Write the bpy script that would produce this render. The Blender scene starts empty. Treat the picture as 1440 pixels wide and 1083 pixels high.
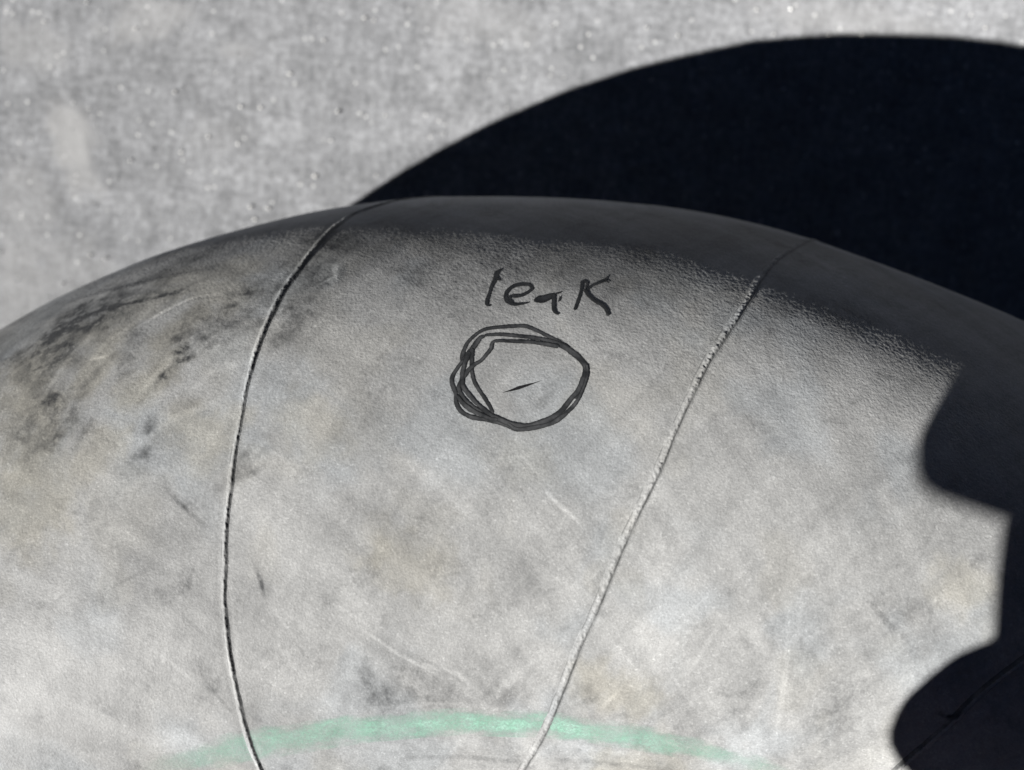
import bpy, bmesh, math, random
import numpy as np
from mathutils import Vector, Matrix

# ------------------------------------------------------------------ camera, sky, sun, exposure
SC = bpy.context.scene
S = 0.062                      # radius of the tube's section in metres
RING = 2.38488 * S                 # radius of the ring the section runs round
ZC = 0.97 * S                  # height of the ring above the ground (the tube sits a little flat)
CAM_P = Vector((-0.27808, 2.92999, 2.56668)) * S + Vector((0, 0, ZC))
CAM_R, CAM_U, CAM_F = Vector((0.99456, 0.103879, -0.007742)), Vector((-0.104167, 0.991809, -0.073921)), Vector((0.0, -0.074325, -0.997234))
SUN_D = Vector((0.611077, 0.500409, -0.613332))            # the way the sunlight travels

cam = bpy.data.cameras.new("camera")
cam_o = bpy.data.objects.new("camera", cam)
SC.collection.objects.link(cam_o)
M = Matrix((CAM_R, CAM_U, -CAM_F)).transposed().to_4x4()
M.translation = CAM_P
cam_o.matrix_world = M
cam.sensor_width = 36
cam.lens = 36 * 1048.63 / 1440
cam.clip_start, cam.clip_end = 0.0005, 200
cam.dof.use_dof = True
cam.dof.focus_distance = 0.1045
cam.dof.aperture_fstop = 15.0
SC.camera = cam_o

EL = math.asin(-SUN_D.z)
AZ = math.atan2(-SUN_D.x, -SUN_D.y)          # from +Y, clockwise seen from above
W = bpy.data.worlds.new("World"); SC.world = W; W.use_nodes = True
nt = W.node_tree
sky = nt.nodes.new("ShaderNodeTexSky"); sky.sky_type = 'NISHITA'; sky.sun_disc = False
sky.air_density = 0.075; sky.dust_density = 0.0; sky.ozone_density = 0.0; sky.altitude = 2000
sky.sun_elevation = EL; sky.sun_rotation = AZ
nt.links.new(sky.outputs[0], nt.nodes["Background"].inputs[0])
nt.nodes["Background"].inputs[1].default_value = 0.05
sun = bpy.data.lights.new("sun", 'SUN'); sun.energy = 5.0; sun.angle = math.radians(0.53)
sun.color = (1.0, 0.982, 0.955)
sun_o = bpy.data.objects.new("sun", sun); SC.collection.objects.link(sun_o)
sun_o.rotation_euler = SUN_D.to_track_quat('-Z', 'Y').to_euler()
sun_o.location = (-1, -1, 1.2)
SC.view_settings.view_transform = 'Standard'; SC.view_settings.look = 'None'
SC.view_settings.exposure = 1.44; SC.view_settings.gamma = 1.0
SC.cycles.max_bounces = 6

# ------------------------------------------------------------------ helpers
def link(name, me, parent=None, mats=()):
    o = bpy.data.objects.new(name, me); SC.collection.objects.link(o)
    if parent: o.parent = parent
    for m in mats: me.materials.append(m)
    return o

def tag(o, label=None, cat=None, kind=None, group=None):
    for k, v in (("label", label), ("category", cat), ("kind", kind), ("group", group)):
        if v: o[k] = v
    return o

def empty(name, loc, label, cat):
    o = bpy.data.objects.new(name, None); SC.collection.objects.link(o)
    o.location = loc; o.empty_display_size = 0.02
    return tag(o, label, cat)

def grid_mesh(name, P, smooth=True):
    """P: (n, m, 3) array -> quad grid mesh"""
    n, m = P.shape[:2]
    me = bpy.data.meshes.new(name)
    idx = np.arange(n * m).reshape(n, m)
    q = np.stack([idx[:-1, :-1], idx[1:, :-1], idx[1:, 1:], idx[:-1, 1:]], -1).reshape(-1, 4)
    return quads_mesh(name, P.reshape(-1, 3), q, smooth)

def quads_mesh(name, V, q, smooth=True):
    me = bpy.data.meshes.new(name)
    me.vertices.add(len(V)); me.vertices.foreach_set("co", V.astype(np.float32).ravel())
    me.loops.add(q.size); me.loops.foreach_set("vertex_index", q.astype(np.int32).ravel())
    me.polygons.add(len(q)); me.polygons.foreach_set("loop_start", np.arange(0, q.size, 4, dtype=np.int32))
    me.update(calc_edges=True)
    me.polygons.foreach_set("use_smooth", np.full(len(q), smooth))
    return me

def color_attr(me, name, rgb):
    a = me.color_attributes.new(name, 'FLOAT_COLOR', 'POINT')
    a.data.foreach_set("color", np.concatenate([rgb, np.ones((len(rgb), 1))], 1).astype(np.float32).ravel())

def lattice(seed): return np.random.default_rng(seed).random((256, 256))
def vnoise(x, y, seed):
    """smooth value noise, 0..1, one cell per unit"""
    L = lattice(seed)
    xi, yi = np.floor(x).astype(int), np.floor(y).astype(int)
    fx, fy = x - xi, y - yi
    fx = fx * fx * fx * (fx * (fx * 6 - 15) + 10); fy = fy * fy * fy * (fy * (fy * 6 - 15) + 10)
    a, b = L[xi % 256, yi % 256], L[(xi + 1) % 256, yi % 256]
    c, d = L[xi % 256, (yi + 1) % 256], L[(xi + 1) % 256, (yi + 1) % 256]
    return (a * (1 - fx) + b * fx) * (1 - fy) + (c * (1 - fx) + d * fx) * fy
def fbm(x, y, seed, octs=4, gain=0.5):
    t, a, w = 0, 1.0, 0
    for k in range(octs):
        c, s = math.cos(0.7 * k + seed), math.sin(0.7 * k + seed)
        t = t + a * vnoise((c * x - s * y) * 2.03 ** k + 31.7 * k, (s * x + c * y) * 2.03 ** k + 17.3 * k, seed * 13 + k)
        w += a; a *= gain
    return t / w
def sstep(a, b, x):
    t = np.clip((x - a) / (b - a), 0, 1); return t * t * (3 - 2 * t)

# surface coordinates of the tube: a = degrees round the ring, b = degrees round the section
DR_A, DR_V = [0, 45, 62.0, 66.0, 70.0, 75.0, 80.0, 85.0, 90.0, 95.0, 100.0, 105.0, 110.0, 115.0, 120.0, 126.0, 132.0, 145, 180], [0, 0.01, 0.0295, 0.0203, 0.0028, -0.0092, -0.0019, 0.0012, -0.0045, -0.0077, -0.0012, 0.003, 0.0018, 0.0009, -0.0034, -0.0139, -0.0213, -0.01, 0]                    # the blown-up tube is not perfectly even
_k = np.linspace(0, 180, 361); _v = np.interp(_k, DR_A, DR_V)
_w = np.exp(-0.5 * (np.arange(-12, 13) / 4.0) ** 2); _w /= _w.sum()
_v = np.convolve(np.pad(_v, 12, mode='edge'), _w, 'valid')
def radius(a): return S * (1 + np.interp(a % 360, _k, _v, period=360))
def surf(a, b, h):
    """point of the tube's skin, raised by h metres"""
    A, B = np.radians(a), np.radians(b)
    r = radius(a) + h
    d = RING + r * np.cos(B)
    z = ZC + r * np.sin(B)
    return np.stack([d * np.cos(A), d * np.sin(A), np.maximum(z, 0.0001)], -1)
def st(a, b):
    """millimetre chart around the marked spot"""
    return (95.0 - a) * math.radians(1) * (RING + 0.45 * S) * 1000, (b - 63.0) * math.radians(1) * S * 1000

def line_dist(s, t, pts, reach=8.0):
    """distance in mm of every (s,t) to a polyline given in surface degrees, and how far along (0..1)"""
    P0 = np.stack(st(np.array([p[0] for p in pts]), np.array([p[1] for p in pts])), -1)
    lo, hi = P0.min(0) - reach, P0.max(0) + reach
    m = (s > lo[0]) & (s < hi[0]) & (t > lo[1]) & (t < hi[1])
    D = np.full(s.shape, 1e3); A = np.zeros(s.shape)
    if m.any(): D[m], A[m] = _line_dist(s[m], t[m], pts)
    return D, A
def _line_dist(s, t, pts):
    P = np.stack(st(np.array([p[0] for p in pts]), np.array([p[1] for p in pts])), -1)
    best = np.full(s.shape, 1e9); along = np.zeros(s.shape)
    L = np.concatenate([[0], np.cumsum(np.linalg.norm(np.diff(P, axis=0), axis=1))])
    for i in range(len(P) - 1):
        e = P[i + 1] - P[i]; l2 = max((e * e).sum(), 1e-9)
        k = np.clip(((s - P[i, 0]) * e[0] + (t - P[i, 1]) * e[1]) / l2, 0, 1)
        d = np.hypot(s - P[i, 0] - k * e[0], t - P[i, 1] - k * e[1])
        m = d < best
        best = np.where(m, d, best); along = np.where(m, (L[i] + k * (L[i + 1] - L[i])) / L[-1], along)
    return best, along

# marks traced on the skin, all as (degrees round ring, degrees round section)
SCRATCH_DARK = [([(71.964, 94.014), (71.476, 94.169), (71.078, 93.578), (70.881, 92.292)], 0.6, 0.7), ([(103.23, 114.73), (99.406, 115.445), (95.026, 117.47)], 0.8, 0.2), ([(93.557, 116.578), (86.779, 115.395), (82.925, 114.835)], 0.8, 0.16), ([(103.339, 95.854), (103.993, 100.105), (103.714, 104.514)], 1.2, 0.12), ([(108.464, 49.276), (111.101, 53.147), (112.787, 58.404)], 0.8, 0.2), ([(106.116, 49.876), (108.416, 51.909), (109.718, 56.742)], 0.8, 0.16), ([(113.648, 47.645), (115.619, 52.92), (116.662, 58.574)], 1.0, 0.18), ([(114.521, 56.595), (116.386, 63.139)], 0.8, 0.12), ([(116.774, 38.051), (116.015, 37.323), (114.683, 38.013), (113.004, 39.065), (111.568, 39.487), (110.433, 37.793)], 0.7, 0.34), ([(112.045, 71.021), (111.636, 73.63), (110.42, 77.621)], 0.5, 0.25), ([(108.518, 83.183), (108.314, 85.517), (108.258, 87.344)], 0.4, 0.35), ([(97.401, 87.398), (98.595, 92.701)], 0.7, 0.1), ([(100.741, 98.536), (98.463, 102.602)], 0.4, 0.2), ([(96.302, 75.131), (95.622, 77.781)], 0.4, 0.12), ([(78.273, 83.315), (75.658, 86.793)], 0.6, 0.16), ([(111.672, 91.374), (113.059, 85.752)], 0.5, 0.14), ([(115.97, 81.601), (113.61, 80.782)], 0.5, 0.14), ([(84.18, 52.385), (83.633, 61.996)], 0.5, 0.12), ([(75.742, 77.518), (75.056, 68.325)], 0.4, 0.1), ([(101.115, 79.839), (98.401, 82.469)], 0.4, 0.1), ([(111.909, 101.955), (112.675, 96.602)], 0.4, 0.2), ([(117.247, 79.525), (119.427, 81.137)], 0.4, 0.12)]
SCRATCH_LIGHT = [([(93.193, 112.627), (89.39, 113.308), (84.207, 112.898)], 0.9, 0.146), ([(106.726, 111.914), (101.146, 112.609), (95.532, 113.164)], 1.2, 0.056), ([(107.374, 56.848), (109.381, 57.02), (110.747, 60.248)], 1.0, 0.224), ([(112.801, 42.814), (114.764, 46.114), (116.017, 51.139)], 0.8, 0.179), ([(108.736, 61.789), (111.466, 62.761), (113.632, 65.882)], 0.8, 0.157), ([(103.18, 93.532), (104.833, 90.19)], 0.5, 0.168), ([(110.106, 51.638), (111.431, 54.026), (113.131, 58.064)], 1.0, 0.246), ([(115.322, 42.157), (116.556, 46.277), (117.797, 52.417)], 0.8, 0.179), ([(88.971, 101.586), (90.328, 106.526)], 0.5, 0.168), ([(84.697, 91.833), (85.811, 100.219)], 0.6, 0.157), ([(104.979, 105.133), (98.993, 105.842), (95.544, 107.443)], 0.5, 0.134), ([(113.189, 45.074), (111.9, 43.426), (110.731, 42.38), (109.26, 43.04)], 0.7, 0.56), ([(103.74, 93.348), (101.891, 97.753), (99.664, 101.53)], 0.4, 0.246), ([(101.359, 98.889), (98.834, 101.268), (96.837, 105.586)], 0.6, 0.202), ([(94.092, 77.522), (93.211, 79.539), (92.059, 81.818)], 0.6, 0.314), ([(96.837, 105.586), (93.969, 98.621)], 1.0, 0.134), ([(100.957, 72.822), (99.68, 76.616)], 0.4, 0.112), ([(76.368, 63.743), (78.456, 71.556)], 0.4, 0.112), ([(90.132, 95.894), (87.774, 101.118)], 0.4, 0.134), ([(86.147, 87.945), (83.408, 93.078)], 0.4, 0.134), ([(81.291, 88.135), (79.197, 107.852)], 0.8, 0.157), ([(80.968, 84.291), (80.502, 91.37)], 0.5, 0.134), ([(108.096, 88.787), (106.612, 97.043)], 0.4, 0.112), ([(114.948, 89.457), (112.833, 97.522)], 0.5, 0.157), ([(86.492, 99.51), (84.543, 103.918)], 0.5, 0.157), ([(103.997, 40.842), (103.683, 45.878)], 0.6, 0.28), ([(104.868, 45.894), (103.665, 43.576)], 0.4, 0.28), ([(115.373, 48.748), (114.653, 49.061)], 0.5, 0.448), ([(90.825, 47.512), (88.891, 50.159), (86.313, 53.843)], 0.4, 0.134), ([(82.345, 52.019), (78.966, 54.607)], 0.4, 0.157), ([(80.34, 54.898), (78.267, 57.278)], 0.4, 0.157), ([(97.806, 74.18), (94.3, 73.265)], 0.3, 0.09), ([(93.58, 77.648), (95.301, 73.322)], 0.3, 0.112), ([(86.052, 109.574), (84.528, 110.686)], 0.4, 0.224)]
SMUDGE_DARK = [([(110.233, 32.213), (114.215, 36.943), (118.176, 43.519)], 8.5, 0.13), ([(104.636, 31.85), (105.312, 41.577), (106.939, 43.399)], 6.0, 0.16), ([(101.067, 37.874), (96.38, 42.343), (92.444, 45.042)], 4.5, 0.1), ([(94.508, 66.792), (94.023, 65.984)], 1.0, 0.15), ([(117.17, 36.832), (117.995, 46.809), (118.112, 56.74)], 8.0, 0.22), ([(111.497, 50.215), (113.832, 55.054), (115.984, 61.505)], 6.0, 0.07), ([(107.844, 47.079), (110.131, 50.331), (111.755, 57.18)], 6.0, 0.18), ([(103.994, 103.847), (97.241, 104.077), (89.598, 104.55), (83.588, 104.569)], 7.5, 0.13), ([(109.787, 112.967), (96.5, 115.733), (82.092, 113.948)], 6.0, 0.12), ([(105.414, 52.894), (106.051, 59.333)], 4.0, 0.14), ([(110.577, 27.26), (113.731, 33.661), (117.17, 36.832)], 5.0, 0.14), ([(104.892, 34.056), (105.606, 42.992)], 4.0, 0.16), ([(110.836, 52.674), (111.153, 54.535), (111.687, 56.682)], 2.0, 0.62), ([(111.162, 49.921), (110.476, 54.345)], 1.2, 0.25), ([(113.336, 46.641), (113.592, 52.315)], 2.6, 0.32), ([(112.671, 62.74), (112.417, 64.973), (113.128, 67.3)], 2.2, 0.44), ([(112.337, 61.493), (112.752, 66.651)], 1.2, 0.2), ([(116.496, 54.201), (116.838, 57.245)], 5.5, 0.22), ([(117.757, 54.896), (118.48, 56.244)], 4.0, 0.14), ([(108.093, 69.972), (108.43, 72.347)], 1.4, 0.45), ([(107.893, 71.009), (107.068, 69.805)], 0.7, 0.35), ([(107.96, 72.615), (107.243, 71.824)], 0.6, 0.3), ([(113.109, 84.616), (112.28, 84.294), (111.863, 82.499)], 1.8, 0.36), ([(112.378, 96.811), (112.745, 94.532)], 1.6, 0.3), ([(112.54, 98.255), (112.751, 90.64)], 3.0, 0.12), ([(108.309, 83.737), (108.321, 86.411)], 0.7, 0.18), ([(118.333, 96.097), (118.472, 95.749)], 1.0, 0.35), ([(108.497, 47.879), (109.269, 51.156), (110.864, 48.224)], 3.6, 0.26), ([(104.717, 45.244), (105.437, 51.002), (106.066, 53.681)], 3.0, 0.28), ([(100.424, 47.278), (99.569, 52.769), (98.283, 51.7)], 6.0, 0.2), ([(97.799, 90.052), (95.595, 87.466), (93.103, 85.499)], 7.0, 0.12), ([(103.595, 99.225), (103.583, 104.003)], 2.8, 0.2), ([(102.34, 104.43), (98.121, 105.422), (94.687, 105.663)], 2.8, 0.2), ([(91.826, 80.022), (92.415, 84.514), (94.148, 87.394)], 5.0, 0.12), ([(89.008, 81.507), (87.827, 84.18)], 4.0, 0.14), ([(92.189, 103.582), (90.884, 104.382)], 2.6, 0.16), ([(118.59, 74.456), (115.063, 76.868), (113.18, 80.201)], 6.0, 0.05), ([(116.459, 36.391), (118.176, 43.519)], 7.0, 0.1), ([(79.837, 84.442), (76.836, 86.832)], 7.0, 0.1), ([(79.329, 96.501), (76.92, 102.36)], 5.5, 0.12), ([(82.912, 45.837), (80.135, 44.023)], 5.0, 0.16), ([(90.51, 49.473), (87.923, 51.001)], 6.0, 0.1), ([(115.582, 38.187), (108.703, 41.53)], 6.0, 0.14), ([(83.677, 86.765), (81.481, 82.82)], 6.0, 0.08), ([(96.377, 43.176), (91.143, 46.17)], 4.0, 0.14), ([(111.541, 73.241), (110.978, 75.454)], 0.9, 0.25), ([(119.437, 65.734), (118.276, 70.98)], 5.0, 0.1)]
SMUDGE_TAN = [([(108.873, 37.66), (112.613, 39.692), (116.024, 42.582)], 6.0, 0.4), ([(119.228, 44.659), (117.746, 57.22), (118.994, 64.236)], 7.0, 0.6), ([(114.455, 45.084), (115.619, 52.92)], 5.0, 0.5), ([(110.246, 46.069), (111.85, 49.826)], 4.0, 0.5), ([(108.455, 64.989), (109.967, 69.72)], 4.0, 0.35), ([(114.594, 62.967), (116.106, 65.461)], 5.0, 0.45), ([(111.708, 53.75), (112.24, 55.572), (113.13, 56.951)], 5.2, 0.55), ([(118.077, 45.217), (118.852, 55.732), (118.031, 67.359)], 9.0, 0.5), ([(116.433, 41.862), (115.225, 43.911)], 5.0, 0.5), ([(110.816, 64.292), (109.531, 67.179)], 6.0, 0.45), ([(101.81, 84.913), (99.916, 87.077)], 6.0, 0.4), ([(119.896, 67.188), (118.971, 70.223)], 7.0, 0.5), ([(90.999, 102.217), (87.95, 103.907)], 5.5, 0.5), ([(105.146, 66.827), (104.2, 69.102)], 6.0, 0.35), ([(73.807, 78.423), (72.743, 78.233)], 5.0, 0.4), ([(88.677, 115.989), (84.882, 114.938)], 6.0, 0.4), ([(101.951, 84.0), (102.376, 85.642)], 3.0, 0.5), ([(95.635, 73.334), (94.284, 75.056)], 4.0, 0.2), ([(111.828, 35.111), (108.582, 44.882)], 6.0, 0.4)]
SMUDGE_LIGHT = [([(112.955, 66.478), (116.071, 71.308)], 7.0, 0.12), ([(111.203, 73.482), (109.811, 65.043)], 5.0, 0.1), ([(104.836, 67.91), (105.799, 76.55)], 6.0, 0.06), ([(122.017, 90.203), (123.474, 90.638)], 6.0, 0.18), ([(117.602, 84.81), (120.26, 86.042)], 7.0, 0.14), ([(100.957, 72.822), (98.984, 74.95)], 8.0, 0.08), ([(72.565, 73.337), (72.737, 81.04)], 6.0, 0.14), ([(74.62, 92.715), (74.137, 100.881)], 7.0, 0.12), ([(106.526, 92.279), (108.255, 97.265)], 6.0, 0.1), ([(81.498, 66.409), (78.414, 65.779)], 6.0, 0.1), ([(108.265, 77.113), (106.306, 85.13)], 5.0, 0.06), ([(98.984, 74.95), (95.635, 73.334)], 5.0, 0.1), ([(87.8, 67.145), (86.239, 63.538)], 3.0, 0.1), ([(118.061, 103.241), (115.307, 103.341)], 3.0, 0.14)]
WRINKLE = [([(116.774, 38.051), (116.015, 37.323), (114.683, 38.013), (113.004, 39.065), (111.568, 39.487), (110.433, 37.793)], 0.6, -0.07), ([(113.163, 45.706), (111.871, 44.093), (110.702, 43.07), (109.235, 43.708)], 0.6, 0.12), ([(119.609, 28.068), (114.501, 33.166), (110.005, 36.017)], 1.2, 0.18), ([(105.158, 47.852), (103.882, 45.764), (103.658, 41.07)], 0.8, 0.12), ([(94.092, 77.522), (93.211, 79.539), (92.059, 81.818)], 0.35, 0.05), ([(103.74, 93.348), (101.891, 97.753), (99.664, 101.53)], 0.3, 0.04), ([(98.876, 102.532), (96.837, 105.586), (93.95, 99.632)], 1.2, 0.08), ([(111.969, 71.543), (110.42, 77.621)], 0.6, -0.06), ([(103.518, 98.245), (103.312, 105.807)], 1.5, -0.08)]
SLIT = [(96.074, 65.161), (95.669, 64.788), (95.345, 64.443), (94.914, 64.018), (94.296, 63.384)]
SEAMS = [[(99.549, 5.789), (101.201, 12.591), (102.854, 19.393), (103.164, 20.669), (103.75, 23.263), (104.138, 27.057), (104.5, 30.08), (105.097, 35.865), (105.698, 41.057), (106.114, 43.993), (106.449, 46.576), (107.033, 52.017), (107.487, 56.881), (107.889, 61.025), (108.323, 66.529), (108.681, 70.176), (109.102, 74.667), (109.466, 78.209), (109.785, 81.404), (110.27, 86.139), (110.505, 88.924), (110.743, 91.775), (110.991, 95.011), (111.218, 98.524), (111.772, 105.192), (112.131, 111.499), (112.606, 119.073)], [(78.092, 3.431), (79.15, 10.351), (80.209, 17.27), (81.319, 24.525), (83.172, 34.826), (84.19, 41.368), (84.803, 45.885), (85.667, 51.734), (86.758, 58.185), (87.477, 63.512), (87.962, 67.208), (88.373, 70.625), (88.776, 73.932), (89.294, 77.645), (90.212, 84.137), (91.279, 92.95), (92.147, 99.345), (93.155, 108.551), (93.996, 114.503), (94.773, 119.15), (96.44, 133.579)], [(72.189, 106.635), (71.968, 101.982), (71.26, 95.784), (70.481, 88.96), (69.375, 83.373), (68.164, 77.242)]]
STRIPE = [(118.893, 106.251), (116.981, 106.342), (114.259, 106.852), (111.568, 107.321), (108.88, 107.691), (106.211, 108.079), (103.555, 108.473), (100.9, 108.865), (98.23, 109.231), (95.539, 109.672), (92.829, 109.748), (89.645, 110.0), (85.993, 110.064), (82.735, 110.188), (79.841, 110.5), (77.347, 110.804)]
LETTERS = [('l', [([(96.387, 45.033), (96.437, 45.964), (96.477, 46.787), (96.644, 48.375), (96.763, 50.038), (96.842, 51.057), (96.811, 51.697), (96.613, 51.695)], [0.932, 0.864, 0.763, 0.581, 0.567, 0.604, 0.694, 0.357]), ([(96.439, 45.546), (96.314, 45.029), (96.16, 44.553)], [0.695, 0.577, 0.225]), ([(96.471, 46.624), (96.307, 46.86), (96.161, 47.094)], [0.931, 0.617, 0.305])]), ('e', [([(95.755, 50.02), (95.341, 49.92), (95.017, 49.341), (94.802, 48.615), (94.875, 47.888), (95.237, 47.721), (95.634, 48.159), (95.884, 49.027), (95.989, 50.155), (95.842, 51.162), (95.553, 51.495), (95.157, 51.31), (94.888, 51.043)], [0.897, 0.808, 0.685, 0.574, 0.73, 0.795, 0.726, 0.673, 0.663, 0.769, 0.72, 0.571, 0.214]), ([(95.809, 49.847), (95.771, 50.724), (95.625, 51.288)], [0.331, 0.521, 0.374])]), ('a', [([(94.618, 50.841), (94.294, 50.818), (93.97, 50.204), (93.791, 49.74)], [0.732, 0.783, 0.675, 0.531]), ([(94.672, 50.989), (94.51, 50.617), (94.294, 50.382), (93.971, 49.835), (93.718, 49.432)], [0.931, 1.321, 1.266, 0.982, 0.565]), ([(93.755, 49.481), (93.538, 49.212), (93.43, 48.984)], [0.363, 0.285, 0.278]), ([(93.791, 49.516), (93.801, 50.841), (93.8, 52.12), (93.698, 52.87), (93.536, 53.082)], [0.611, 0.658, 0.667, 0.684, 0.34]), ([(93.52, 49.853), (93.545, 50.518), (93.592, 50.959)], [0.22, 0.331, 0.166])]), ('K', [([(92.478, 46.504), (92.527, 48.234), (92.674, 50.372), (92.847, 52.258)], [0.675, 0.555, 0.551, 0.547]), ([(92.478, 46.504), (92.27, 46.909), (92.317, 48.186)], [0.714, 0.425, 0.441]), ([(91.312, 45.224), (91.433, 46.101), (91.763, 46.854), (92.091, 47.582), (92.256, 48.249), (92.401, 48.392)], [0.176, 0.517, 0.703, 0.533, 0.533, 0.598]), ([(91.526, 46.459), (91.38, 46.331), (91.237, 46.692)], [0.632, 0.421, 0.234]), ([(92.382, 48.202), (92.241, 49.389), (91.954, 50.356), (91.595, 51.13), (91.399, 51.925), (91.309, 52.938)], [0.551, 0.645, 0.699, 0.688, 0.67, 0.573])])]
LOOPS = [([(93.054, 58.669), (93.487, 57.726), (94.081, 56.71), (94.512, 56.005), (95.051, 55.264), (95.588, 55.275), (96.232, 55.466), (96.928, 55.821), (97.354, 56.721), (97.726, 58.0), (97.895, 59.43), (97.905, 60.485), (97.67, 59.622), (97.404, 58.47), (97.139, 57.195), (96.915, 56.844)], [0.998, 0.76, 0.645, 0.654, 0.681, 0.682, 0.678, 0.668, 0.63, 0.591, 0.614, 0.716, 0.828, 0.824, 0.855, 0.645]), ([(96.952, 56.769), (96.229, 56.648), (95.423, 56.865), (94.616, 57.125), (94.079, 57.42), (93.54, 57.971), (93.107, 58.768), (92.619, 59.938), (92.332, 61.109), (92.324, 62.39), (92.511, 64.01), (92.793, 65.768)], [0.53, 0.661, 0.658, 0.655, 0.651, 0.896, 0.993, 0.964, 0.958, 0.852, 0.74, 0.842]), ([(97.883, 60.487), (98.125, 61.505), (98.383, 62.837), (98.395, 63.833), (98.236, 65.317), (98.223, 66.441), (98.026, 67.564), (97.62, 68.343), (97.131, 68.678), (96.585, 68.907), (95.984, 69.338), (95.435, 69.937), (95.106, 69.996)], [0.582, 0.577, 0.613, 0.633, 0.525, 0.625, 0.627, 0.64, 0.649, 0.758, 0.864, 0.972, 0.541]), ([(97.5, 58.737), (97.518, 60.856), (97.496, 62.227), (97.371, 63.739), (97.047, 65.386), (96.695, 66.993), (96.531, 68.019)], [0.768, 0.651, 0.587, 0.534, 0.532, 0.53, 0.528]), ([(93.539, 58.336), (94.184, 58.038), (94.883, 57.788), (95.689, 57.739), (96.494, 57.771), (96.679, 59.025), (97.051, 60.524), (97.453, 61.376), (97.748, 62.382), (97.991, 63.537), (98.1, 64.516), (97.886, 65.828), (97.455, 67.128), (96.967, 67.934)], [0.899, 0.774, 0.647, 0.649, 0.574, 0.521, 0.59, 0.592, 0.69, 0.672, 0.583, 0.579, 0.639, 0.643]), ([(97.617, 59.269), (97.829, 61.011), (97.937, 62.707), (97.911, 64.203), (97.615, 65.523), (97.237, 66.742), (96.749, 67.938), (96.313, 68.721)], [0.904, 0.667, 0.647, 0.634, 0.635, 0.533, 0.64, 0.642]), ([(92.331, 61.367), (92.411, 62.911), (92.641, 64.607), (93.008, 65.961), (93.375, 67.443), (93.857, 68.516), (94.398, 69.261), (94.997, 69.681), (95.656, 69.406), (96.203, 68.798), (96.64, 68.253)], [0.642, 0.852, 0.794, 0.742, 0.849, 0.857, 0.973, 0.978, 0.867, 0.756, 0.646]), ([(92.264, 60.836), (92.253, 62.545), (92.477, 64.743), (92.734, 66.321), (93.155, 67.73), (93.689, 68.966), (94.232, 69.558), (94.996, 69.989), (95.435, 70.014), (95.875, 69.258)], [0.434, 0.478, 0.421, 0.526, 0.633, 0.744, 0.646, 0.756, 0.648, 0.429]), ([(98.21, 65.48), (97.888, 66.627), (97.564, 67.438), (97.13, 68.085), (96.64, 68.72), (96.313, 68.799)], [0.526, 0.738, 0.743, 0.643, 0.647, 0.545])]

def height(a, b, grain=True):
    """relief of the skin in metres"""
    s, t = st(a, b)
    h = 0.30 * (fbm(s / 24, t / 24, 3, 2) - 0.5) + 0.10 * (fbm(s / 6, t / 6, 5, 2) - 0.5)
    ld, al = line_dist(s, t, SLIT, 2.0)
    lips = np.exp(-(ld / 0.55) ** 2)
    h = h - 0.07 * lips * np.sin(np.pi * np.clip(al, 0, 1))
    if grain:
        lump = 0.55 + 0.9 * fbm(s / 9, t / 9, 21, 2)
        g = 0.33 * fbm(s / 0.56, t / 0.48, 7, 2, 0.6) + 0.67 * fbm(s / 0.25, t / 0.25, 9, 1)
        h = h + lump * 0.052 * np.interp(b, [30, 58, 82], [1.0, 0.85, 0.5]) * (g - 0.5) * (1 - 0.95 * np.exp(-(ld / 0.35) ** 2))
    for pts, w, d in WRINKLE:
        ld, al = line_dist(s, t, pts)
        h = h + d * np.exp(-(ld / w) ** 2) * np.sin(np.pi * np.clip(al, 0.02, 0.98)) ** 0.7
    for pts in SEAMS:
        ld, al = line_dist(s, t, pts, 3.0)
        h = h - 0.03 * np.exp(-((ld - 0.9) / 0.4) ** 2)
    return h * 0.001

# ------------------------------------------------------------------ materials
def material(name):
    m = bpy.data.materials.new(name); m.use_nodes = True
    nt = m.node_tree
    return m, nt, nt.nodes["Principled BSDF"]
def N(nt, typ, **kw):
    n = nt.nodes.new(typ)
    for k, v in kw.items(): setattr(n, k, v)
    return n
def noise_node(nt, scale, detail=3, rough=0.55, coord='Object'):
    tc = N(nt, "ShaderNodeTexCoord"); n = N(nt, "ShaderNodeTexNoise")
    n.inputs["Scale"].default_value = scale; n.inputs["Detail"].default_value = detail
    n.inputs["Roughness"].default_value = rough
    nt.links.new(tc.outputs[coord], n.inputs["Vector"]); return n
def maprange(nt, src, a, b, c, d):
    n = N(nt, "ShaderNodeMapRange")
    for i, v in zip((1, 2, 3, 4), (a, b, c, d)): n.inputs[i].default_value = v
    nt.links.new(src, n.inputs[0]); return n.outputs[0]
def mixrgb(nt, kind, fac, A, B):
    n = N(nt, "ShaderNodeMix", data_type='RGBA', blend_type=kind)
    def put(i, v):
        if hasattr(v, "is_output"): nt.links.new(v, n.inputs[i])
        else: n.inputs[i].default_value = v
    put(0, fac); put(6, A); put(7, B)
    return n.outputs[2]
def bump(nt, b, src, dist, strength=1.0):
    n = N(nt, "ShaderNodeBump"); n.inputs["Distance"].default_value = dist; n.inputs["Strength"].default_value = strength
    nt.links.new(src, n.inputs["Height"]); nt.links.new(n.outputs[0], b.inputs["Normal"])

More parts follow.
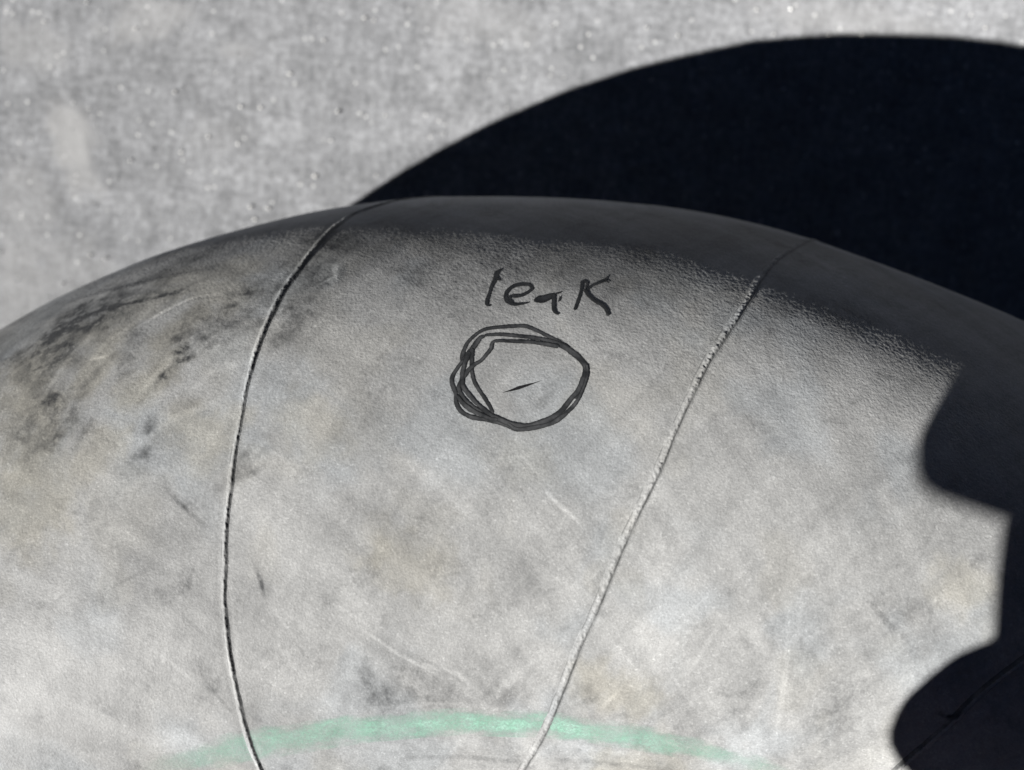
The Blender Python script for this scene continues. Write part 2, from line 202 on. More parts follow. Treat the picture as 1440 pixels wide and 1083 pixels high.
def dusty_rubber(name):
    m, nt, b = material(name)
    at = N(nt, "ShaderNodeVertexColor", layer_name="dust_shade_colour")
    n1 = noise_node(nt, 3300, 2, 0.6); n2 = noise_node(nt, 1300, 2, 0.6)
    f1 = maprange(nt, n1.outputs[0], 0.3, 0.7, 0.86, 1.13); f2 = maprange(nt, n2.outputs[0], 0.3, 0.7, 0.94, 1.06)
    mu = N(nt, "ShaderNodeMath", operation='MULTIPLY'); nt.links.new(f1, mu.inputs[0]); nt.links.new(f2, mu.inputs[1])
    n4 = noise_node(nt, 2300, 1, 0.5)
    talc = maprange(nt, n4.outputs[0], 0.62, 0.74, 1.0, 1.24)
    mu2 = N(nt, "ShaderNodeMath", operation='MULTIPLY'); nt.links.new(mu.outputs[0], mu2.inputs[0]); nt.links.new(talc, mu2.inputs[1])
    cmb = N(nt, "ShaderNodeCombineColor")
    for i in range(3): nt.links.new(mu2.outputs[0], cmb.inputs[i])
    nt.links.new(mixrgb(nt, 'MULTIPLY', 1.0, at.outputs[0], cmb.outputs[0]), b.inputs["Base Color"])
    b.inputs["Roughness"].default_value = 0.62
    b.inputs["Specular IOR Level"].default_value = 0.2
    b.inputs["Diffuse Roughness"].default_value = 0.55
    bump(nt, b, n1.outputs[0], 0.00006, 0.85)
    return m

M_TUBE = dusty_rubber("dusty_grey_rubber")
M_SEAM = dusty_rubber("seam_rubber")

def ink_material(name, lo, hi, rimc):
    m, nt, b = material(name)
    uv = N(nt, "ShaderNodeUVMap"); uv.uv_map = "stroke"
    sp = N(nt, "ShaderNodeSeparateXYZ"); nt.links.new(uv.outputs[0], sp.inputs[0])
    edge = N(nt, "ShaderNodeMath", operation='ABSOLUTE')
    c = N(nt, "ShaderNodeMath", operation='SUBTRACT'); c.inputs[1].default_value = 0.5
    nt.links.new(sp.outputs[0], c.inputs[0]); nt.links.new(c.outputs[0], edge.inputs[0])
    e = maprange(nt, edge.outputs[0], 0.18, 0.46, 0.0, 1.0)
    n1 = noise_node(nt, 2600, 3, 0.6); n2 = noise_node(nt, 500, 2)
    body = mixrgb(nt, 'MIX', maprange(nt, n2.outputs[0], 0.35, 0.65, 0, 1), lo, hi)
    col = mixrgb(nt, 'MIX', e, body, rimc)
    nt.links.new(col, b.inputs["Base Color"])
    b.inputs["Roughness"].default_value = 0.55; b.inputs["Specular IOR Level"].default_value = 0.3
    # the felt tip skips over the grain at the stroke's rim
    rim = maprange(nt, edge.outputs[0], 0.34, 0.50, 0.0, 0.40)
    ad = N(nt, "ShaderNodeMath", operation='SUBTRACT'); nt.links.new(n1.outputs[0], ad.inputs[0]); nt.links.new(rim, ad.inputs[1])
    nt.links.new(maprange(nt, ad.outputs[0], 0.05, 0.36, 0.30, 0.98), b.inputs["Alpha"])
    return m
M_INK = ink_material("black_marker_ink", (0.016, 0.017, 0.018, 1), (0.054, 0.055, 0.0565, 1), (0.010, 0.0105, 0.011, 1))
M_LETTER = ink_material("wet_black_marker_ink", (0.010, 0.011, 0.012, 1), (0.026, 0.027, 0.0285, 1), (0.007, 0.0075, 0.008, 1))

def stripe_material():
    m, nt, b = material("worn_green_paint")
    uv = N(nt, "ShaderNodeUVMap"); uv.uv_map = "stroke"
    sp = N(nt, "ShaderNodeSeparateXYZ"); nt.links.new(uv.outputs[0], sp.inputs[0])
    at = N(nt, "ShaderNodeVertexColor", layer_name="cover")
    n1 = noise_node(nt, 2600, 3, 0.65); n3 = noise_node(nt, 420, 3, 0.6)
    col = mixrgb(nt, 'MIX', maprange(nt, n3.outputs[0], 0.35, 0.65, 0, 1), (0.135, 0.268, 0.200, 1), (0.185, 0.295, 0.243, 1))
    nt.links.new(col, b.inputs["Base Color"]); b.inputs["Roughness"].default_value = 0.7
    sc = N(nt, "ShaderNodeSeparateColor"); nt.links.new(at.outputs[0], sc.inputs[0])
    k = maprange(nt, n1.outputs[0], 0.3, 0.7, 0.55, 1.35)
    mu = N(nt, "ShaderNodeMath", operation='MULTIPLY', use_clamp=True)
    nt.links.new(k, mu.inputs[0]); nt.links.new(sc.outputs[0], mu.inputs[1])
    nt.links.new(mu.outputs[0], b.inputs["Alpha"])
    return m
M_STRIPE = stripe_material()

def slit_material():
    m, nt, b = material("cut_shade_black")
    n = noise_node(nt, 4000, 2)
    nt.links.new(mixrgb(nt, 'MIX', n.outputs[0], (0.006, 0.006, 0.007, 1), (0.016, 0.016, 0.017, 1)), b.inputs["Base Color"])
    b.inputs["Roughness"].default_value = 0.8; b.inputs["Specular IOR Level"].default_value = 0.1
    return m
M_SLIT = slit_material()

def concrete():
    m, nt, b = material("pale_concrete")
    n0 = noise_node(nt, 16, 4, 0.6); n1 = noise_node(nt, 75, 4, 0.62); n2 = noise_node(nt, 620, 4, 0.7)
    n3 = noise_node(nt, 1500, 2, 0.6)
    a = mixrgb(nt, 'MIX', maprange(nt, n0.outputs[0], 0.36, 0.64, 0, 1), (0.164, 0.167, 0.173, 1), (0.190, 0.193, 0.199, 1))
    p = maprange(nt, n1.outputs[0], 0.34, 0.68, 0.84, 1.14)
    q = maprange(nt, n2.outputs[0], 0.32, 0.68, 0.70, 1.30)
    # brushed finish: short crossing streaks
    tcs = N(nt, "ShaderNodeTexCoord"); streaks = []
    for sx, sy in ((190, 900), (900, 190)):
        mp = N(nt, "ShaderNodeMapping"); mp.inputs["Scale"].default_value = (sx, sy, 300); mp.inputs["Rotation"].default_value = (0, 0, 0.12)
        nt.links.new(tcs.outputs["Object"], mp.inputs["Vector"])
        ns = N(nt, "ShaderNodeTexNoise"); ns.inputs["Scale"].default_value = 1.0; ns.inputs["Detail"].default_value = 2
        nt.links.new(mp.outputs[0], ns.inputs["Vector"]); streaks.append(maprange(nt, ns.outputs[0], 0.33, 0.67, 0.89, 1.11))
    ms = N(nt, "ShaderNodeMath", operation='MULTIPLY'); nt.links.new(streaks[0], ms.inputs[0]); nt.links.new(streaks[1], ms.inputs[1])
    mq_ = N(nt, "ShaderNodeMath", operation='MULTIPLY'); nt.links.new(q, mq_.inputs[0]); nt.links.new(ms.outputs[0], mq_.inputs[1])
    mu = N(nt, "ShaderNodeMath", operation='MULTIPLY'); nt.links.new(p, mu.inputs[0]); nt.links.new(mq_.outputs[0], mu.inputs[1])
    cc = N(nt, "ShaderNodeCombineColor")
    for i in range(3): nt.links.new(mu.outputs[0], cc.inputs[i])
    col = mixrgb(nt, 'MULTIPLY', 1.0, a, cc.outputs[0])
    at = N(nt, "ShaderNodeVertexColor", layer_name="laitance")
    sc = N(nt, "ShaderNodeSeparateColor"); nt.links.new(at.outputs[0], sc.inputs[0])
    col = mixrgb(nt, 'MIX', sc.outputs[0], col, (0.255, 0.254, 0.252, 1))
    # quartz grains in the surface
    tc = N(nt, "ShaderNodeTexCoord"); vo = N(nt, "ShaderNodeTexVoronoi"); vo.inputs["Scale"].default_value = 520
    nt.links.new(tc.outputs["Object"], vo.inputs["Vector"])
    sv = N(nt, "ShaderNodeSeparateColor"); nt.links.new(vo.outputs["Color"], sv.inputs[0])
    pick = maprange(nt, sv.outputs[0], 0.90, 0.91, 0, 1); near = maprange(nt, vo.outputs["Distance"], 0.28, 0.22, 0, 1)
    mu2 = N(nt, "ShaderNodeMath", operation='MULTIPLY'); nt.links.new(pick, mu2.inputs[0]); nt.links.new(near, mu2.inputs[1])
    col = mixrgb(nt, 'MIX', mu2.outputs[0], col, (0.40, 0.40, 0.395, 1))
    dk = maprange(nt, sv.outputs[1], 0.95, 0.96, 0, 0.25)
    mu3 = N(nt, "ShaderNodeMath", operation='MULTIPLY'); nt.links.new(dk, mu3.inputs[0]); nt.links.new(near, mu3.inputs[1])
    col = mixrgb(nt, 'MIX', mu3.outputs[0], col, (0.08, 0.08, 0.083, 1))
    nt.links.new(col, b.inputs["Base Color"])
    b.inputs["Roughness"].default_value = 0.8; b.inputs["Specular IOR Level"].default_value = 0.25; b.inputs["Diffuse Roughness"].default_value = 0.6
    bump(nt, b, n3.outputs[0], 0.0004, 0.5)
    return m
M_GROUND = concrete()

def simple(name, c0, c1, scale, rough, bumpd=0, metal=0):
    m, nt, b = material(name)
    n = noise_node(nt, scale, 3)
    nt.links.new(mixrgb(nt, 'MIX', maprange(nt, n.outputs[0], 0.3, 0.7, 0, 1), c0 + (1,), c1 + (1,)), b.inputs["Base Color"])
    b.inputs["Roughness"].default_value = rough; b.inputs["Metallic"].default_value = metal
    if bumpd: bump(nt, b, n.outputs[0], bumpd, 0.5)
    return m

# ------------------------------------------------------------------ the ground: one sheet, fine under the lens and coarse far out
def graded(lo, hi, step, far):
    mid = list(np.arange(lo, hi + step / 2, step)); out = []; x, d = hi, step
    while x < far: d *= 1.45; x += d; out.append(x - hi)
    return np.array([lo - o for o in reversed(out)] + mid + [hi + o for o in out])
cx, cy = CAM_P.x, CAM_P.y
gx = graded(cx - 0.19, cx + 0.19, 0.0011, 30.0); gy = graded(cy - 0.05, cy + 0.15, 0.0011, 30.0)
GX, GY = np.meshgrid(gx, gy, indexing='ij')
mx, my = GX * 1000, GY * 1000
fade = np.clip(1 - np.hypot(GX - cx, GY - cy) / 0.5, 0, 1)
gz = fade * (1.2 * (fbm(mx / 16, my / 16, 41, 3) - 0.5) + 0.8 * (fbm(mx / 4.2, my / 4.2, 43, 2) - 0.5)) * 0.001 - 0.0012
g = grid_mesh("ground", np.stack([GX, GY, gz], -1))
lait = np.zeros(GX.shape)
for px_, py_, rx, ry, an, k in [(-0.1525, 0.2239, 8, 14, 0.2, 0.75), (-0.1488, 0.2132, 6, 9, 0.5, 0.6), (-0.1648, 0.2023, 12, 16, 0, 0.3), (-0.1675, 0.1751, 14, 22, -0.3, 0.45), (-0.1332, 0.2589, 14, 7, 0.3, 0.45), (-0.1653, 0.2487, 14, 8, 0, 0.35), (-0.1062, 0.2527, 6, 3, 0, 0.3), (-0.1105, 0.2283, 10, 6, 0, 0.15), (-0.0361, 0.2677, 20, 8, 0, 0.25), (0.0682, 0.2793, 30, 6, 0, 0.3), (-0.1492, 0.1854, 14, 12, 0, 0.3)]:
    c_, s_ = math.cos(an), math.sin(an)
    X, Y = (GX - px_) * 1000, (GY - py_) * 1000
    X, Y = X * c_ + Y * s_, -X * s_ + Y * c_
    dd = np.hypot(X / rx, Y / ry) + 0.9 * (fbm(mx / 5, my / 5, 47, 3) - 0.5)
    lait = np.maximum(lait, k * sstep(1.15, 0.45, dd))
color_attr(g, "laitance", np.repeat(lait.reshape(-1, 1), 3, 1))
tag(link("ground", g, mats=[M_GROUND]), kind="structure")

def grit(name, label, count, seed, lo, hi, mat):
    rng = np.random.default_rng(seed); bm = bmesh.new()
    for i in range(count):
        x = cx + rng.uniform(-0.17, 0.17); y = cy + rng.uniform(-0.04, 0.13)
        if math.hypot(x, y) < RING + 0.35 * S: continue
        r = rng.uniform(lo, hi) ** 1.0
        m_ = Matrix.Translation((x, y, -0.0009 + r * 0.4)) @ Matrix.Rotation(rng.uniform(0, 6), 4, Vector(rng.normal(size=3)).normalized()) @ Matrix.Diagonal((r, r * rng.uniform(.6, 1), r * rng.uniform(.5, .9), 1))
        res = bmesh.ops.create_icosphere(bm, subdivisions=1, radius=1.0, matrix=m_)
        for v in res['verts']: v.co += Vector(rng.normal(size=3) * r * 0.14)
    me = bpy.data.meshes.new(name); bm.to_mesh(me); bm.free()
    return tag(link(name, me, mats=[mat]), label, "grit", kind="stuff")
grit("grey_grit", "loose grey grit scattered over the pale concrete", 900, 5, 0.00010, 0.00030, simple("grey_grit", (0.13, 0.132, 0.135), (0.24, 0.24, 0.24), 900, 0.7))
mq, ntq, bq = material("quartz_grain")
nq = noise_node(ntq, 700, 2)
ntq.links.new(mixrgb(ntq, 'MIX', nq.outputs[0], (0.5, 0.5, 0.49, 1), (0.62, 0.60, 0.56, 1)), bq.inputs["Base Color"]); bq.inputs["Roughness"].default_value = 0.12
grit("quartz_grit", "tiny bright quartz grains glinting on the pale concrete", 210, 8, 0.00018, 0.00055, mq)

# ------------------------------------------------------------------ the inner tube
TUBE = empty("inner_tube", (0, 0, 0), "dusty grey rubber inner tube with its leak circled in marker, lying on concrete", "inner tube")

def fine_axis(lo, hi, step, coarse, full):
    mid = np.arange(lo, hi + step / 2, step)
    n = int(math.ceil((full - (mid[-1] - mid[0])) / coarse))
    rest = np.linspace(mid[-1], mid[0] + full, n + 1)[1:]
    return np.concatenate([mid, rest])
DA = 0.046; DB = 0.128
ax_a = fine_axis(61.0, 128.0, DA, 3.0, 360.0)
ax_b = fine_axis(22.0, 121.0, DB, 6.0, 360.0)
A_, B_ = np.meshgrid(ax_a, ax_b, indexing='ij')
s_, t_ = st(A_, B_)
h_ = height(A_, B_)
P_ = surf(A_, B_, h_)
P_[-1] = P_[0]; P_[:, -1] = P_[:, 0]

def skin_colour(a, b):
    """albedo of the talc and dirt on the rubber, with shade painted into the outer flank"""
    s, t = st(a, b)
    wx, wy = 3.2 * (fbm(s / 7, t / 7, 61, 3) - 0.5), 3.2 * (fbm(s / 7, t / 7, 62, 3) - 0.5)
    big = fbm((s + wx) / 17, (t + wy) / 17, 63, 3) - 0.5
    mid = fbm((s + wx) / 5.0, (t + wy) / 5.0, 64, 3) - 0.5
    fine = fbm(s / 0.8, t / 0.8, 65, 3, 0.6) - 0.5
    c, sn = math.cos(-0.75), math.sin(-0.75)
    st1 = fbm((c * s - sn * t) / 13.0, (sn * s + c * t) / 2.4, 66, 4) - 0.5
    c, sn = math.cos(0.9), math.sin(0.9)
    st2 = fbm((c * s - sn * t) / 11.0, (sn * s + c * t) / 1.6, 67, 4) - 0.5
    k = 0.84 + 0.44 * big + 0.20 * mid + 0.13 * fine + 0.30 * st1 + 0.22 * st2
    k = k - 0.36 * sstep(60, 33, b)  # thinner dust plus painted shade towards the outer, sun-away flank
    # rubbed bare where it bulges
    rub = sstep(0.60, 0.72, fbm((s + wx) / 6.5, (t + wy) / 3.5, 68, 4, 0.6)) * sstep(0.35, 0.6, fbm(s / 0.7, t / 0.7, 69, 2))
    k = k - 0.14 * rub
    jit = 1.2 * (fbm(s / 2.2, t / 2.2, 70, 3) - 0.5)
    spk = fbm(s / 0.5, t / 0.5, 71, 2)
    brk = sstep(0.38, 0.62, fbm(s / 1.5, t / 1.5, 74, 4, 0.65))
    tan = 0.14 * sstep(0.56, 0.74, fbm((s + wx) / 11, (t + wy) / 11, 72, 3))
    for pts, w, amp in SMUDGE_DARK:
        d, al = line_dist(s, t, pts, w * 2.2 + 1)
        f = amp * sstep(1.15, 0.2, d / w + jit * 0.8) * (0.22 + 0.45 * spk + 0.55 * brk)
        k = k - f
    for pts, w, amp in SMUDGE_LIGHT:
        d, al = line_dist(s, t, pts, w * 2.2 + 1)
        k = k + amp * sstep(1.0, 0.1, d / w + jit * 0.55)
    for pts, w, amp in SMUDGE_TAN:
        d, al = line_dist(s, t, pts, w * 2.2 + 1)
        tan = np.maximum(tan, amp * sstep(1.1, 0.1, d / w + jit * 0.6))
    for pts, w, amp in SCRATCH_DARK:
        d, al = line_dist(s, t, pts, 2.5)
        k = k - amp * sstep(w, w * 0.25, d + 0.25 * jit) * np.sin(np.pi * np.clip(al, .03, .97)) ** 0.5 * (0.4 + 1.1 * spk)
    for pts, w, amp in SCRATCH_LIGHT:
        d, al = line_dist(s, t, pts, 2.5)
        k = k + amp * sstep(w, w * 0.2, d + 0.2 * jit) * np.sin(np.pi * np.clip(al, .03, .97)) ** 0.5 * (0.5 + 0.9 * spk)
    cool = sstep(0.45, 0.7, fbm((s + wx) / 13, (t + wy) / 13, 73, 3))[..., None]
    k = np.clip(k, 0.03, 1.25)[..., None]
    dust = np.array([0.445, 0.446, 0.438]) * (1 - cool) + np.array([0.422, 0.436, 0.442]) * cool
    dust = dust * (1 - tan[..., None]) + np.array([0.440, 0.410, 0.332]) * tan[..., None]
    rubber = np.array([0.022, 0.023, 0.0245])
    return rubber + (dust * 0.64 - rubber) * k

na, nb = A_.shape
idx = np.arange(na * nb).reshape(na, nb)
quads = np.stack([idx[:-1, :-1], idx[:-1, 1:], idx[1:, 1:], idx[1:, :-1]], -1).reshape(-1, 4)
# close the ring and the section on themselves
quads = np.where(quads // nb == na - 1, quads % nb, quads); quads = np.where(quads % nb == nb - 1, quads - (nb - 1), quads)
quads = quads[:, ::-1]
keep = np.unique(quads); remap = np.full(na * nb, -1); remap[keep] = np.arange(len(keep))
body = quads_mesh("tube_skin", P_.reshape(-1, 3)[keep], remap[quads])
color_attr(body, "dust_shade_colour", skin_colour(A_, B_).reshape(-1, 3)[keep])
link("tube_skin", body, TUBE, [M_TUBE])

# ---- moulded seams: thin raised ribs of flash that run across the tube
def resample(pts, step, jitter=0.0, seed=0, closed=False):
    """smooth curve through surface points, evenly spaced in mm; returns degrees"""
    P = np.array(pts, float)
    q = np.stack(st(P[:, 0], P[:, 1]), -1)
    t = np.concatenate([[0], np.cumsum(np.linalg.norm(np.diff(q, axis=0), axis=1))])
    n = max(int(t[-1] / step), 3)
    # Catmull-Rom through the points
    e0, e1 = 2 * P[0] - P[1], 2 * P[-1] - P[-2]
    Q = np.vstack([e0, P, e1]); u = np.linspace(0, t[-1], n)
    i = np.clip(np.searchsorted(t, u, side='right') - 1, 0, len(P) - 2)
    f = ((u - t[i]) / np.maximum(t[i + 1] - t[i], 1e-9))[:, None]
    a, b, c, d = Q[i], Q[i + 1], Q[i + 2], Q[i + 3]
    out = 0.5 * (2 * b + (c - a) * f + (2 * a - 5 * b + 4 * c - d) * f ** 2 + (3 * b - a - 3 * c + d) * f ** 3)
    return out, u / t[-1], t[-1]

def frame(c):
    """unit side direction across a curve, in degrees per mm"""
    ka = 1.0 / (math.radians(1) * (RING + S * np.cos(np.radians(c[:, 1]))) * 1000); kb = 1.0 / (math.radians(1) * S * 1000)
    d = np.gradient(c, axis=0); v = np.stack([-d[:, 0] / ka, d[:, 1] / kb], -1)      # mm
    v /= np.linalg.norm(v, axis=1)[:, None] + 1e-12
    sidemm = np.stack([v[:, 1], -v[:, 0]], -1)
    return np.stack([-sidemm[:, 0] * ka, sidemm[:, 1] * kb], -1)

def seam(pts, seed, height_mm, width_mm, rough, shade_amt, rise, shine, spread, fall, dark):
    c, al, L = resample(pts, 0.14)
    sd = frame(c)
    x = np.linspace(-1, 1, 17)
    mm = al * L
    wob = 0.22 * (fbm(mm / 6, mm * 0 + seed, seed + 1, 3) - 0.5) + 0.07 * (fbm(mm / 0.9, mm * 0, seed + 2, 2) - 0.5)
    wid = width_mm * np.interp(al, [0, .1, .3, .5, .7, 1], spread) * (0.8 + 0.4 * fbm(mm / 5, mm * 0, seed + 3, 2))
    hgt = height_mm * np.interp(al, [0, .1, .3, .5, .7, 1], rise) * (0.55 + 0.9 * fbm(mm / 8, mm * 0 + 3, seed + 4, 2))
    off = wob[:, None] + x[None] * wid[:, None]
    a = c[:, None, 0] + off * sd[:, None, 0]; b = c[:, None, 1] + off * sd[:, None, 1]
    # lap: rises gently on one side, breaks off steeply on the other
    prof = np.where(x < 0.05, sstep(-1.0, 0.0, x), sstep(fall, 0.02, x))
    hh = hgt[:, None] * prof[None]
    tear = fbm(mm[:, None] / 0.38 + 0 * x, off / 0.30 + 50, seed + 5, 2) - 0.5
    hh = hh + prof[None] * rough * tear
    hh = hh + np.where(np.abs(x) > 0.9, -0.06, 0.012)[None]
    base = height(a, b, False) * 1000
    P = surf(a, b, (base + hh) * 0.001)
    me = grid_mesh("seam", P)
    col = skin_colour(a, b)
    bare_shade = (sstep(dark[0], dark[0] + 0.22, x) * sstep(dark[1], dark[1] - 0.22, x))[None] * np.clip(0.35 + 1.5 * fbm(mm[:, None] / 1.6 + 0 * x, off / 0.5, seed + 6, 3) - 0.25, 0, 1)  # sun-away face: its shade painted dark over rubbed-clean rubber
    bare_shade = bare_shade * shade_amt
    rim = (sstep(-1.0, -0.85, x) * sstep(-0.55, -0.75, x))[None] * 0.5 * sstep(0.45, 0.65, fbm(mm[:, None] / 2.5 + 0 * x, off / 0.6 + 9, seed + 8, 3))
    bare_shade = np.maximum(bare_shade, rim)
    col = col * (1 - bare_shade[..., None]) + np.array([0.036, 0.037, 0.037]) * bare_shade[..., None]
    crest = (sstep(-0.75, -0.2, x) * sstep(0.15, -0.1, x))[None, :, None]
    col = col * (1 + shine * crest)  # sun-facing side of the crest painted lighter, as if lit
    color_attr(me, "dust_shade_colour", col.reshape(-1, 3))
    return link("seam", me, TUBE, [M_SEAM])
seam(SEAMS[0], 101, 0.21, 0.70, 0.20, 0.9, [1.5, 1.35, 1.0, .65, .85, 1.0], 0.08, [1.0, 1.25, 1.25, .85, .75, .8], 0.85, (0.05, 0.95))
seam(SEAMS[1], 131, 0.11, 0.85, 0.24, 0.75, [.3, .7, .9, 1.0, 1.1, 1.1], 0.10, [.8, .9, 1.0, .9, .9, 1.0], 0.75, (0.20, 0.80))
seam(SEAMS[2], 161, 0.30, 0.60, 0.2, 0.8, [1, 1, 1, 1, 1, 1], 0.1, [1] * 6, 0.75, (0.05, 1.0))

# ---- strokes of marker: thin films that follow the grain of the skin
def ribbon(pts, widths, lift, across=6, step=0.12, round_ends=True, wob=0.06, seed=0):
    c, al, L = resample(pts, step)
    sd = frame(c); mm = al * L
    w = np.interp(al, np.linspace(0, 1, len(widths)), widths) * 0.5
    w = w * (1 + 0.25 * (fbm(mm / 1.3, mm * 0 + seed, seed + 7, 2) - 0.5))
    if round_ends:
        k = np.minimum(mm, L - mm); e = np.clip(k / np.maximum(w, 1e-3), 0, 1)
        w = w * np.sqrt(np.clip(1 - (1 - e) ** 2, 0.02, 1))
    x = np.linspace(-1, 1, across + 1)
    nz = wob * (fbm(mm / 0.5, mm * 0 + seed + 9, seed + 8, 2) - 0.5)
    off = x[None] * w[:, None] + nz[:, None]
    a = c[:, None, 0] + off * sd[:, None, 0]; b = c[:, None, 1] + off * sd[:, None, 1]
    P = surf(a, b, height(a, b) + lift)
    U = np.stack([np.broadcast_to((x + 1) / 2, off.shape), np.broadcast_to(al[:, None], off.shape)], -1)
    return P, U, a, b

def film(name, ribbons, parent, mat):
    V, Q, UV = [], [], []; n0 = 0
    for P, U, a, b in ribbons:
        n, m = P.shape[:2]; i = np.arange(n * m).reshape(n, m) + n0
        Q.append(np.stack([i[:-1, :-1], i[1:, :-1], i[1:, 1:], i[:-1, 1:]], -1).reshape(-1, 4))
        V.append(P.reshape(-1, 3)); UV.append(U.reshape(-1, 2)); n0 += n * m
    V, Q, UV = np.concatenate(V), np.concatenate(Q), np.concatenate(UV)
    # every film faces outward
    f = Q[len(Q) // 2]; nrm = np.cross(V[f[1]] - V[f[0]], V[f[2]] - V[f[0]])
    ctr = V[f].mean(0); ring = np.array([ctr[0], ctr[1], 0]); ring = ring / np.linalg.norm(ring) * RING; ring[2] = ZC
    if nrm @ (ctr - ring) < 0: Q = Q[:, ::-1]
    me = quads_mesh(name, V, Q)
    l = me.uv_layers.new(name="stroke"); l.data.foreach_set("uv", UV[Q.ravel()].astype(np.float32).ravel())
    return link(name, me, parent, [mat])

WORD = bpy.data.objects.new("handwritten_word", None); SC.collection.objects.link(WORD); WORD.parent = TUBE
WORD["label"] = "the word leak handwritten in black marker"
for k, (ch, strokes) in enumerate(LETTERS):
    o = film("letter", [ribbon(p, w, 0.00003 + 0.000012 * i, seed=200 + 10 * k + i) for i, (p, w) in enumerate(strokes)], WORD, M_LETTER)
    o["label"] = "black marker letter " + ch
CIRC = bpy.data.objects.new("marker_circle", None); SC.collection.objects.link(CIRC); CIRC.parent = TUBE
CIRC["label"] = "rough circle of several black marker loops round the leak"
for i, (p, w) in enumerate(LOOPS):
    film("marker_stroke", [ribbon(p, w, 0.00003 + 0.000010 * i, seed=300 + i)], CIRC, M_INK)
o = film("leak_slit", [ribbon(SLIT, [0.03, 0.26, 0.50, 0.36, 0.14, 0.02], 0.000022, across=4, step=0.08, round_ends=False, wob=0.0, seed=400)], TUBE, M_SLIT)  # black film stands in for the shade inside the cut
o["label"] = "small dark cut in the rubber inside the circle"

# ---- faded green paint line round the inner side
c, al, L = resample(STRIPE, 0.25)
sd = frame(c); x = np.linspace(-1, 1, 41)
wid = np.interp(al, *([0, 0.06, 0.15, 0.25, 0.35, 0.6, 0.75, 0.85, 0.95, 1], [2.0, 2.4, 3.2, 3.2, 2.7, 2.7, 2.7, 2.4, 2.0, 1.5]))
off = x[None] * wid[:, None]
a = c[:, None, 0] + off * sd[:, None, 0]; b = c[:, None, 1] + off * sd[:, None, 1]
P = surf(a, b, height(a, b) + 0.000022)
me = grid_mesh("green_stripe", P)
ss, tt = st(a, b)
cov = np.interp(al, *([0, 0.06, 0.15, 0.25, 0.35, 0.6, 0.75, 0.85, 0.95, 1], [0.0, 0.3, 0.6, 0.75, 0.9, 1.0, 0.85, 0.5, 0.35, 0]))[:, None] * sstep(1.1, 0.15, np.abs(x)[None] + 1.0 * (fbm(ss / 5, tt / 1.2, 81, 4, 0.6) - 0.5)) * np.clip(0.50 + 0.36 * sstep(0.25, 0.75, fbm(ss / 5.5, tt / 2.4, 83, 4, 0.55)), 0, 0.92)
color_attr(me, "cover", np.repeat(cov.reshape(-1, 1), 3, 1))
link("green_stripe", me, TUBE, [M_STRIPE])["label"] = "faded pale green paint line along the inner side"

# ------------------------------------------------------------------ the hand and phone that throw the scalloped shadow on the right
def hp(x, y, z):               # millimetres: right, up, towards the tube, from the lens
    return CAM_P + (CAM_R * x + CAM_U * y + CAM_F * z) * 0.001
HM = Matrix((CAM_R, CAM_U, CAM_F)).transposed().to_4x4(); HM.translation = CAM_P
M_PHONE = simple("dark_phone_glass", (0.012, 0.013, 0.015), (0.018, 0.019, 0.022), 60, 0.25)
M_SCREEN = simple("black_screen_glass", (0.004, 0.004, 0.005), (0.006, 0.006, 0.007), 40, 0.08)
M_SKIN = simple("skin", (0.36, 0.20, 0.14), (0.48, 0.28, 0.20), 260, 0.5, 0.0002)
M_NAIL = simple("nail", (0.50, 0.32, 0.26), (0.56, 0.38, 0.31), 300, 0.3)
M_CLOTH = simple("dark_sleeve_cloth", (0.018, 0.02, 0.026), (0.03, 0.033, 0.042), 1500, 0.9, 0.0004)

def slab(name, x0, x1, y0, y1, z0, z1, rad, mat, parent, bevel=0.0012):
    bm = bmesh.new(); pts = []
    for qx, qy, a0 in ((x1 - rad, y1 - rad, 0), (x0 + rad, y1 - rad, 90), (x0 + rad, y0 + rad, 180), (x1 - rad, y0 + rad, 270)):
        for k in range(9):
            an = math.radians(a0 + 90 * k / 8); pts.append((qx + rad * math.cos(an), qy + rad * math.sin(an)))
    f = bm.faces.new([bm.verts.new(hp(px, py, z0)) for px, py in pts])
    ex = bmesh.ops.extrude_face_region(bm, geom=[f])
    bmesh.ops.translate(bm, verts=[v for v in ex['geom'] if isinstance(v, bmesh.types.BMVert)], vec=CAM_F * (z1 - z0) * 0.001)
    bmesh.ops.recalc_face_normals(bm, faces=bm.faces)
    if bevel:
        ed = [e for e in bm.edges if len(e.link_faces) == 2 and max(len(fc.verts) for fc in e.link_faces) > 4]
        bmesh.ops.bevel(bm, geom=ed, offset=bevel, segments=3, affect='EDGES')
    me = bpy.data.meshes.new(name); bm.to_mesh(me); bm.free()
    return link(name, me, parent, [mat])
PHONE = empty("smartphone", (0, 0, 0), "dark smartphone held in a hand above the tube, throwing the shadow at right", "phone")
slab("phone_body", -54.2, 22, -140, 21, -9.5, -1.6, 9, M_PHONE, PHONE)
slab("screen", -51.7, 19.5, -137, 18.5, -9.9, -9.52, 7, M_SCREEN, PHONE, 0)
for lx, ly in ((0, 0), (0, -19)):
    bm = bmesh.new()
    bmesh.ops.create_cone(bm, cap_ends=True, segments=32, radius1=0.0062, radius2=0.0058, depth=0.0009)
    me = bpy.data.meshes.new("lens_cover"); bm.to_mesh(me); bm.free()
    o = link("lens_cover", me, PHONE, [M_SCREEN]); o.matrix_world = HM @ Matrix.Translation((lx * 0.001, ly * 0.001, -0.00115))

